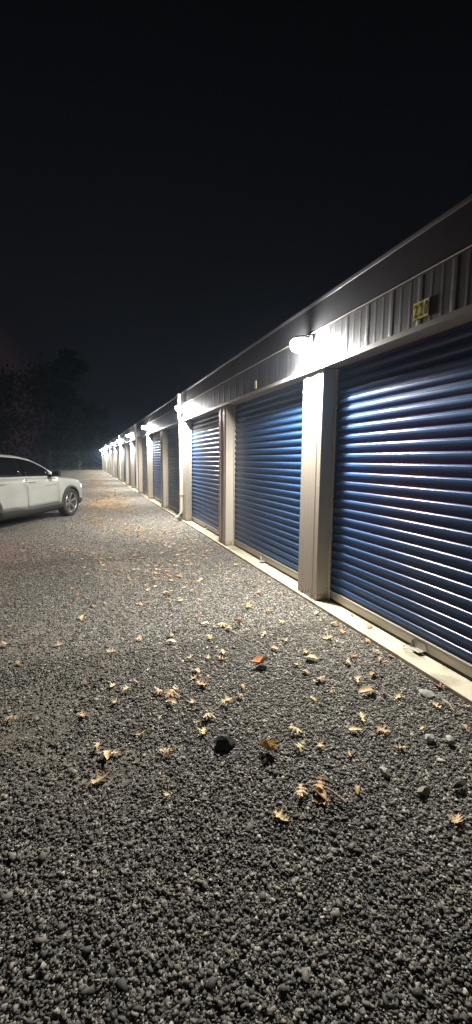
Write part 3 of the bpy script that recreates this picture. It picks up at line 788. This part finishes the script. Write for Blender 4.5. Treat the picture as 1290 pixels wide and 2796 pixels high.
# ------------------------------------------------------------------ trees
m_, n_, b_ = new_mat('dark_foliage', (0.05, 0.055, 0.03), 0.8)
noise_col(n_, b_, (0.016, 0.021, 0.010), (0.034, 0.032, 0.016), 0.6, 4); b_.inputs['Specular IOR Level'].default_value = 0.05; b_.inputs['Roughness'].default_value = 1.0; M['foliage'] = m_
M['bark'] = new_mat('bark', (0.035, 0.028, 0.022), 0.9)[0]
def tree(x, y, h, rad, label, conifer=False, seed=0):
    r_ = random.Random(seed); g_ = np.random.default_rng(seed)
    t_ = empty('conifer_tree' if conifer else 'broadleaf_tree', (x, y, -0.05)); tag(t_, label, 'tree', 'dark trees behind the car')
    a = MB(); a.tube([(0, 0, 0), (0.1, 0, h*0.3), (0.05, 0.1, h*0.6), (0, 0, h*0.93)], [h*0.028, h*0.021, h*0.012, h*0.003], 8)
    limbs = []
    for k in range(12 if not conifer else 18):
        z0 = h*r_.uniform(0.25, 0.85); an = r_.uniform(0, 6.28)
        L_ = rad*(0.9 if not conifer else 1.0)*(1 - (z0/h-0.25)*(1.1 if conifer else 0.5))*r_.uniform(0.6, 1)
        up = 0.45 if not conifer else -0.1
        e0 = (0.05, 0.05, z0); e1 = (math.cos(an)*L_*0.5, math.sin(an)*L_*0.5, z0+L_*up*0.6); e2 = (math.cos(an)*L_, math.sin(an)*L_, z0+L_*up)
        a.tube([e0, e1, e2], [h*0.009, h*0.005, h*0.002], 5); limbs.append((e1, e2))
    a.build('trunk', M['bark'], t_, smooth=True)
    n = 3200
    cl = []
    for e1, e2 in limbs: cl += [e1, e2, tuple((p+q)/2 for p, q in zip(e1, e2))]
    for k in range(16):
        an = r_.uniform(0, 6.28); zz = r_.uniform(0.3, 0.95); rr_ = rad*r_.uniform(0, 0.75)*(1-(zz if conifer else max(0, zz-0.6)*1.8))
        cl.append((math.cos(an)*rr_, math.sin(an)*rr_, h*zz))
    cl = np.array(cl); idx = g_.integers(0, len(cl), n)
    sg_ = rad*0.20*(0.55 if conifer else 1.0)*g_.uniform(0.5, 1.3, len(cl))
    P = cl[idx] + g_.normal(0, 1, (n, 3))*sg_[idx][:, None]*np.array([1, 1, 0.7])
    P[:, 2] *= 1.0; low = g_.random(len(P)) < 0.22; P[low, 2] = h*g_.uniform(0.02, 0.35, int(low.sum()))
    P = P[P[:, 2] > 0.1]; n = len(P)
    sz = g_.uniform(0.10, 0.26, n)*(h/10)
    d1 = g_.normal(0, 1, (n, 3)); d1 /= np.linalg.norm(d1, axis=1)[:, None]
    d2 = np.cross(d1, g_.normal(0, 1, (n, 3))); d2 /= np.linalg.norm(d2, axis=1)[:, None]
    Q = np.stack([P - d1*sz[:, None], P - d2*sz[:, None]*0.5, P + d1*sz[:, None], P + d2*sz[:, None]*0.5], 1).reshape(-1, 3)
    c_ = np_mesh('crown', Q, np.arange(4*n).reshape(-1, 4), M['foliage']); c_.parent = t_
tree(-7.8, 44, 10.5, 4.2, 'rounded dark tree mass left of centre behind the car', seed=1)
tree(-1.6, 72, 19.5, 6.2, 'tallest dark tree with a narrowing top above the gravel end', True, seed=2)
tree(-12.0, 58, 9.8, 4.8, 'broad dark tree at the left directly over the car roof', seed=3)
tree(-4.6, 62, 14.0, 5.2, 'tall bushy dark tree between the rounded tree and the pointed tree', seed=4)
tree(-2.2, 80, 12.5, 5.0, 'low wide dark tree right of the tall bushy tree', seed=5)
tree(1.6, 88, 13.0, 5.0, 'dark tree just left of the far end of the building', seed=6)
tree(-17.5, 66, 7.4, 4.4, 'lowest dark tree at the far left edge', seed=7)

# ------------------------------------------------------------------ parked car
CAR_A = R(29)
CS = 1.08              # heading from +Y towards +X
car = empty('parked_car', (0, 0, 0))
tag(car, 'white SUV with black wheel-arch cladding parked at the left', 'car')
m_, n_, b_ = new_mat('white_car_paint', (0.40, 0.41, 0.385), 0.32)
b_.inputs['Coat Weight'].default_value = 0.6; b_.inputs['Coat Roughness'].default_value = 0.08
noise_col(n_, b_, (0.32, 0.33, 0.31), (0.37, 0.38, 0.36), 3, 4)
M['paint'] = m_
M['clad'] = new_mat('grey_black_cladding', (0.035, 0.035, 0.035), 0.6)[0]
M['glass'] = new_mat('tinted_glass', (0.006, 0.007, 0.009), 0.06)[0]
M['tyre'] = new_mat('tyre_rubber', (0.03, 0.029, 0.028), 0.75)[0]
M['alloy'] = new_mat('alloy_rim', (0.50, 0.50, 0.49), 0.3, 0.8)[0]
M['under'] = new_mat('dark_underbody', (0.012, 0.012, 0.012), 0.8)[0]
M['red'] = emis('tail_light_red', (1.0, 0.02, 0.015), 120.0)
M['head'] = emis('headlight_lens', (1.0, 0.80, 0.55), 2.0)
WB = 2.67
def interp(tab, x):
    if x >= tab[0][0]: return tab[0][1]
    for (a, va), (b, vb) in zip(tab, tab[1:]):
        if x >= b: return vb + (va-vb)*(x-b)/(a-b)
    return tab[-1][1]
Wt = [(0.90, 0.56), (0.84, 0.68), (0.72, 0.775), (0.52, 0.84), (0.25, 0.878), (-0.2, 0.893), (-0.7, 0.895), (-2.6, 0.90), (-3.0, 0.885), (-3.35, 0.84), (-3.55, 0.77), (-3.64, 0.68)]
Zt = [(0.90, 0.66), (0.84, 0.80), (0.72, 0.90), (0.52, 0.965), (0.25, 1.01), (-0.1, 1.05), (-0.5, 1.085), (-0.9, 1.12), (-2.6, 1.155), (-3.3, 1.16), (-3.55, 1.12), (-3.64, 1.02)]
Zb = [(0.90, 0.36), (0.84, 0.27), (0.6, 0.23), (-3.2, 0.24), (-3.5, 0.34), (-3.64, 0.42)]
FR = [0, .06, .15, .3, .5, .7, .85, .94]
RR = [.86, .955, .985, 1.0, 1.005, .995, .975, .945]
def side(x, z):
    zb, zt, w_ = interp(Zb, x), interp(Zt, x), interp(Wt, x)
    f_ = max(0, min(0.94, (z-zb)/(zt-zb)))
    for i in range(7):
        if f_ <= FR[i+1]: return w_*(RR[i] + (RR[i+1]-RR[i])*(f_-FR[i])/(FR[i+1]-FR[i]))
    return w_*RR[-1]
xs_st = sorted(set([0.90, 0.84, 0.78, 0.72, 0.62, 0.52, 0.38, 0.25, 0.08, -0.1, -0.3, -0.5, -0.7, -0.9, -1.3, -1.8, -2.2, -2.4, -2.6, -2.8, -3.0, -3.2, -3.35, -3.46, -3.55, -3.61, -3.64]), reverse=True)
rings = []
for x in xs_st:
    zb, zt, w_ = interp(Zb, x), interp(Zt, x), interp(Wt, x)
    half = [(w_*0.5, zb)] + [(w_*RR[i], zb+(zt-zb)*FR[i]) for i in range(8)] + [(w_*0.87, zt-0.004), (w_*0.6, zt+0.014), (w_*0.25, zt+0.022)]
    ring = [(x, y_, z_) for y_, z_ in half] + [(x, -y_, z_) for y_, z_ in reversed(half)]
    rings.append(ring)
bm_ = MB(); nR = len(rings[0]); vs = [p for r_ in rings for p in r_]; fs = []
for i in range(len(rings)-1):
    for j in range(nR):
        k = (j+1) % nR; fs.append((i*nR+j, i*nR+k, (i+1)*nR+k, (i+1)*nR+j))
fs.append(tuple(range(nR))); fs.append(tuple((len(rings)-1)*nR+j for j in reversed(range(nR))))
bm_.add(vs, fs)
body = bm_.build('body', M['paint'], car, smooth=True)
cut = MB()
for wx in (0.0, -WB):
    for s in (-1, 1):
        cut2 = [(0.0, 0.0)]
        cut.lathe([(0.0, 0.42), (0.405, 0.42), (0.405, -0.1), (0.0, -0.1)], (wx, s*0.56, 0.37), (0, s, 0), 40)
cutter = cut.build('cutter', M['under'])
bo = body.modifiers.new('arch', 'BOOLEAN'); bo.operation = 'DIFFERENCE'; bo.object = cutter; bo.solver = 'EXACT'
bpy.context.view_layer.update()
dg = bpy.context.evaluated_depsgraph_get()
me2 = bpy.data.meshes.new_from_object(body.evaluated_get(dg))
body.modifiers.clear(); body.data = me2
bpy.data.objects.remove(cutter)
while len(me2.materials) < 2: me2.materials.append(M['under'])
me2.materials[1] = M['under']
for p in me2.polygons:
    c = p.center
    for wx in (0.0, -WB):
        d_ = math.hypot(c.x-wx, c.z-0.37)
        if d_ < 0.409 and abs(c.y) < side(c.x, c.z)-0.012: p.material_index = 1
# cabin
Rt = [(-0.42, 1.085), (-0.7, 1.255), (-1.0, 1.42), (-1.3, 1.545), (-1.6, 1.612), (-2.0, 1.64), (-2.5, 1.638), (-3.0, 1.605), (-3.3, 1.56), (-3.46, 1.50), (-3.60, 1.16)]
Rw = [(-0.42, 0.74), (-1.0, 0.665), (-1.6, 0.655), (-2.5, 0.66), (-3.3, 0.62), (-3.60, 0.62)]
def belt(x): return interp(Zt, x) - 0.03
def cab_y(x, z):
    zb, zt = belt(x), interp(Rt, x); wb_, wr = interp(Wt, x)*0.945, interp(Rw, x)
    z1 = max(zt-0.07, zb+0.01)
    f_ = max(0, min(1, (z-zb)/(z1-zb)))
    full = max(0.25, min(1, (zt-1.085)/0.5))
    wt_ = wb_ + (wr-wb_)*full
    return wb_ + (wt_-wb_)*f_
cb = MB(); rings = []
cx_ = [-0.42, -0.55, -0.7, -0.85, -1.0, -1.15, -1.3, -1.45, -1.6, -1.8, -2.0, -2.25, -2.5, -2.75, -3.0, -3.15, -3.3, -3.40, -3.46, -3.53, -3.60]
for x in cx_:
    zb, zt = belt(x), interp(Rt, x); z1 = max(zt-0.07, zb+0.01)
    y0, y1 = cab_y(x, zb), cab_y(x, z1)
    half = [(y0, zb-0.03), (y0, zb), ((y0+y1)/2, (zb+z1)/2), (y1, z1), (y1-0.02, zt-0.035), (y1-0.06, zt-0.008), (y1*0.72, zt+0.008), (y1*0.35, zt+0.018)]
    rings.append([(x, a_, b_2) for a_, b_2 in half] + [(x, -a_, b_2) for a_, b_2 in reversed(half)])
nR = len(rings[0]); vs = [p for r_ in rings for p in r_]; fs = []
for i in range(len(rings)-1):
    for j in range(nR):
        k = (j+1) % nR; fs.append((i*nR+j, i*nR+k, (i+1)*nR+k, (i+1)*nR+j))
fs.append(tuple(range(nR))); fs.append(tuple((len(rings)-1)*nR+j for j in reversed(range(nR))))
cb.add(vs, fs); cb.build('roof', M['paint'], car, smooth=True)
def strip(name, mat, xs_, lo_f, hi_f, yf, s, off, parent=None, rows=5, thick=0.006):
    a = MB(); vs = []; nr = rows
    for x in xs_:
        l_, h_ = lo_f(x), hi_f(x)
        for r_ in range(nr):
            z_ = l_ + (h_-l_)*r_/(nr-1); vs.append((x, s*(yf(x, z_)+off), z_))
    fs = [(i*nr+j, (i+1)*nr+j, (i+1)*nr+j+1, i*nr+j+1) for i in range(len(xs_)-1) for j in range(nr-1)]
    a.add(vs, fs); o = a.build(name, mat, parent or car, smooth=True)
    so = o.modifiers.new('thickness', 'SOLIDIFY'); so.thickness = thick; so.offset = 0
    return o
def lin(a, b, n): return [a+(b-a)*i/(n-1) for i in range(n)]
for s in (-1, 1):
    top = lambda x: interp(Rt, x) - 0.085
    lowf = lambda x: belt(x) + 0.045
    strip('window_surround', M['glass'], lin(-0.82, -3.22, 26), lambda x: belt(x)+0.02, lambda x: max(belt(x)+0.03, interp(Rt, x)-0.066), cab_y, s, 0.003)
    strip('side_window', M['glass'], lin(-0.90, -1.60, 12), lowf, lambda x: max(lowf(x)+0.01, top(x)), cab_y, s, 0.008)
    strip('side_window', M['glass'], lin(-1.68, -2.42, 10), lowf, top, cab_y, s, 0.008)
    strip('side_window', M['glass'], lin(-2.48, -3.12, 10), lowf, lambda x: top(x) - max(0, (-2.85-x))*0.6, cab_y, s, 0.008)
    # doors as slightly proud panels, so the shut lines are real gaps
    fd = strip('door', M['paint'], lin(-0.545, -1.635, 12), lambda x: 0.41 + 0.02*(x+0.5), lambda x: belt(x)-0.02, side, s, 0.004, rows=9, thick=0.008)
    rd = strip('door', M['paint'], lin(-1.650, -2.34, 9), lambda x: 0.39 - 0.06*max(0, -x-1.8)*0 + 0.0, lambda x: belt(x)-0.02, side, s, 0.004, rows=9, thick=0.008)
    for (dx, dd) in ((-1.50, fd), (-2.20, rd)):
        h_ = MB(); zz = 0.985; yy_ = side(dx, zz)+0.008
        pts = [(dx-0.085, s*(yy_), zz), (dx-0.07, s*(yy_+0.03), zz+0.004), (dx, s*(yy_+0.038), zz+0.006), (dx+0.07, s*(yy_+0.03), zz+0.004), (dx+0.085, s*(yy_), zz)]
        h_.tube(pts, 0.013, 8); h_.build('handle', M['paint'], dd, smooth=True)
    strip('side_moulding', M['clad'], lin(-0.66, -1.10, 5), lambda x: 0.868+0.02*(x+1), lambda x: 0.876+0.02*(x+1), side, s, 0.009, rows=2, thick=0.004)
    strip('rocker_cladding', M['clad'], lin(-0.40, -2.27, 18), lambda x: 0.215, lambda x: 0.405 + 0.015*(x+0.5) + (0.07 if x < -1.95 else (0.07*(-1.6-x)/0.35 if x < -1.6 else 0)), side, s, 0.014, rows=4, thick=0.02)
    for wx in (0.0, -WB):
        ar = MB(); vs = []; fs = []; K = 30
        for k in range(K+1):
            an = R(-20 + 220*k/K)
            for rr_, of in ((0.395, -0.05), (0.395, 0.020), (0.43, 0.022), (0.452, 0.016), (0.455, -0.004)):
                x = wx + rr_*math.cos(an); z_ = 0.37 + rr_*math.sin(an)
                vs.append((x, s*(side(x, max(z_, 0.25))+of), z_))
        for k in range(K):
            for j in range(4): fs.append((k*5+j, k*5+j+1, (k+1)*5+j+1, (k+1)*5+j))
        ar.add(vs, fs); ar.build('wheel_arch_trim', M['clad'], car, smooth=True)
    strip('bumper_corner', M['clad'], lin(0.47, 0.86, 8), lambda x: interp(Zb, x)+0.005, lambda x: 0.43, side, s, 0.012, rows=4, thick=0.016)
    hl = strip('headlight', M['head'], lin(0.60, 0.86, 8), lambda x: 0.70+0.03*(0.86-x)/0.26, lambda x: 0.775+0.05*(0.86-x)/0.26, side, s, 0.006, rows=4)
    # tail light wraps the rear corner
    tl = MB(); vs = []; xsr = [-3.30, -3.40, -3.50, -3.58, -3.64]
    for x in xsr:
        for zz in (0.90, 0.96, 1.02): vs.append((x, s*(side(x, zz)+0.008), zz))
    tl.add(vs, [(i*3+j, (i+1)*3+j, (i+1)*3+j+1, i*3+j+1) for i in range(4) for j in range(2)])
    tl_o = tl.build('tail_light', M['red'], car, smooth='all')
    so = tl_o.modifiers.new('thickness', 'SOLIDIFY'); so.thickness = 0.008
    mrw = MB()
    mrw.sweep([(-1, -0.5), (-0.6, -0.9), (0.5, -0.95), (0.95, -0.5), (1, 0.4), (0.6, 0.95), (-0.5, 1), (-0.95, 0.6)],
              [((-0.86+0.02, s*0.93, 1.155), (0.04, 0, 0), (0, 0, 0.05)), ((-0.84, s*0.99, 1.16), (0.075, 0, 0), (0, 0, 0.078)), ((-0.85, s*1.09, 1.165), (0.075, 0, 0), (0, 0, 0.078)), ((-0.87, s*1.13, 1.165), (0.05, 0, 0), (0, 0, 0.06))], True, True)
    mrw.tube([(-0.84, s*0.84, 1.10), (-0.84, s*0.95, 1.13)], 0.03, 8)
    mo = mrw.build('wing_mirror', M['black'], car, smooth=True)
    # front side quarter triangle
    tri_ = strip('quarter_panel', M['black'], lin(-0.70, -0.84, 5), lambda x: belt(x)+0.012, lambda x: max(belt(x)+0.02, interp(Rt, x)-0.09), cab_y, s, 0.006, rows=3)
# windscreen and rear glass
def topstrip(name, xs_, wf):
    a = MB(); vs = []
    cols = [-1, -0.6, -0.2, 0.2, 0.6, 1]
    for x in xs_:
        zt = interp(Rt, x); y1 = cab_y(x, max(zt-0.07, belt(x)+0.01))
        for c_ in cols:
            yy_ = c_*wf(x)*y1; q = abs(yy_)/y1
            zz = zt + (0.018 if q < 0.35 else (0.018 - (q-0.35)/(0.37)*0.010 if q < 0.72 else 0.008 - (q-0.72)/0.28*0.02)) + 0.007
            vs.append((x, yy_, zz))
    a.add(vs, [(i*6+j, (i+1)*6+j, (i+1)*6+j+1, i*6+j+1) for i in range(len(xs_)-1) for j in range(5)])
    return a.build(name, M['glass'], car, smooth='all')
topstrip('windscreen', lin(-0.50, -1.34, 10), lambda x: 0.90)
topstrip('rear_window', lin(-3.475, -3.57, 3), lambda x: 0.82)
# front face
fr_ = MB(); fr_.box(0.885, 0.915, -0.42, 0.42, 0.50, 0.66); fr_.box(0.88, 0.905, -0.50, 0.50, 0.34, 0.46)
fr_.build('grille', M['black'], car, bevel=0.01)
rb = MB(); rb.box(-3.665, -3.60, -0.60, 0.60, 0.42, 0.60); rb.build('rear_bumper', M['clad'], car, bevel=0.015)
un = MB(); un.box(-3.3, 0.7, -0.5, 0.5, 0.22, 0.36); un.build('underbody', M['under'], car)
# wheels
def wheel(wx, s, steer):
    wr_ = MB(); wr_.lathe([(0.0, -0.02), (0.235, -0.02), (0.235, -0.14), (0.0, -0.14)], (0, 0, 0), (0, s, 0), 32)
    w_ = wr_.build('wheel', M['under'], car, loc=(wx, s*0.79, 0.355))
    w_.rotation_euler = (0, 0, steer)
    ty = MB(); ty.lathe([(0.250, -0.11), (0.262, -0.125), (0.32, -0.125), (0.352, -0.105), (0.362, -0.085), (0.363, 0.0), (0.362, 0.065), (0.352, 0.088), (0.32, 0.108), (0.275, 0.105), (0.252, 0.09), (0.248, -0.05)], (0, 0, 0), (0, s, 0), 56)
    gr_ = ty.build('tyre', M['tyre'], w_, smooth=True)
    tr = MB()
    for k in range(54):
        an = 2*math.pi*k/54
        c, d_ = math.cos(an), math.sin(an)
        p = Vector((c*0.364, 0, d_*0.364)); tn = Vector((-d_, 0, c)); nr = Vector((c, 0, d_)); ax = Vector((0, s, 0))
        vs = []
        for (u, v_, q) in [(a1, b1, c1) for c1 in (-0.004, 0.003) for (a1, b1) in ((-1, -1), (1, -1), (1, 1), (-1, 1))]:
            vs.append(p + tn*(u*0.013) + ax*(v_*0.062 - 0.01) + nr*q)
        tr.add(vs, [(0, 1, 2, 3), (4, 5, 6, 7), (0, 1, 5, 4), (1, 2, 6, 5), (2, 3, 7, 6), (3, 0, 4, 7)])
    tr.build('tread_block', M['tyre'], w_)
    rm = MB(); rm.lathe([(0.252, 0.088), (0.246, 0.094), (0.236, 0.086), (0.232, 0.02), (0.232, -0.05)], (0, 0, 0), (0, s, 0), 48)
    rm.lathe([(0.0, 0.062), (0.03, 0.062), (0.036, 0.052), (0.055, 0.048), (0.06, 0.02)], (0, 0, 0), (0, s, 0), 24)
    for k in range(6):
        an = 2*math.pi*k/6 + 0.30
        c, d_ = math.cos(an), math.sin(an); dr = Vector((c, 0, d_)); tn = Vector((-d_, 0, c)); ax = Vector((0, s, 0))
        secs = [(0.035, 0.024, 0.050), (0.10, 0.026, 0.052), (0.17, 0.034, 0.062), (0.237, 0.046, 0.078)]
        vs = []
        for (rr_, hw, hh_) in secs:
            p = dr*rr_
            vs += [p - tn*hw + ax*(hh_-0.03), p - tn*hw*0.75 + ax*hh_, p + tn*hw*0.75 + ax*hh_, p + tn*hw + ax*(hh_-0.03)]
        fs = [(i*4+j, (i+1)*4+j, (i+1)*4+j+1, i*4+j+1) for i in range(3) for j in range(3)]
        rm.add(vs, fs)
    rm.build('rim', M['alloy'], w_, smooth=True)
for ch in [c_ for c_ in car.children_recursive if c_.type == 'MESH']:
    for v_ in ch.data.vertices:
        if v_.co.x < -1.3: v_.co.x += (v_.co.x+1.3)*0.32
        if v_.co.z > 0.45: v_.co.z -= 0.075*(v_.co.z-0.45)
WB = 1.3 + (WB-1.3)*1.32
for wx, st in ((0.0, R(0)), (-WB, 0.0)):
    for s in (-1, 1): wheel(wx, s, st)
# headlamp beams (dipped), warm
for s in (-1, 1):
    hd = bpy.data.lights.new('headlight_beam', 'SPOT'); hd.energy = 330; hd.color = (1.0, 0.70, 0.47)
    hd.spot_size = R(64); hd.spot_blend = 0.9; hd.shadow_soft_size = 0.05
    ho = bpy.data.objects.new('headlight_beam', hd); col.objects.link(ho); ho.parent = car
    ho.location = (0.95, s*0.66, 0.74)
    ho.rotation_euler = (R(90-9), 0, R(-90))
# place: local +x is the heading; right front wheel contact ends at the measured point
hx, hy = math.sin(CAR_A), math.cos(CAR_A)
car.rotation_euler = (0, 0, math.pi/2 - CAR_A)
car.scale = (CS, CS, CS)
cxw, cyw = -0.37 - 0.88*CS*hy, 12.35 + 0.88*CS*hx
car.location = (cxw, cyw, GZ+0.002)

# ------------------------------------------------------------------ added haze imitating lens bloom around the lamps
hz = MB(); hz.box(-135, 125, -75, 175, -1.3, 27)
m_ = bpy.data.materials.new('bloom_haze'); m_.use_nodes = True; nt_ = m_.node_tree; nt_.nodes.clear()
ou = nt_.nodes.new('ShaderNodeOutputMaterial'); pv = nt_.nodes.new('ShaderNodeVolumePrincipled')
pv.inputs['Color'].default_value = (0.55, 0.76, 1.0, 1); pv.inputs['Density'].default_value = 0.0013
pv.inputs['Anisotropy'].default_value = 0.2
nt_.links.new(pv.outputs[0], ou.inputs['Volume'])
tag(hz.build('haze', m_), 'thin added haze imitating lens bloom around the lamps', 'haze', kind='stuff')
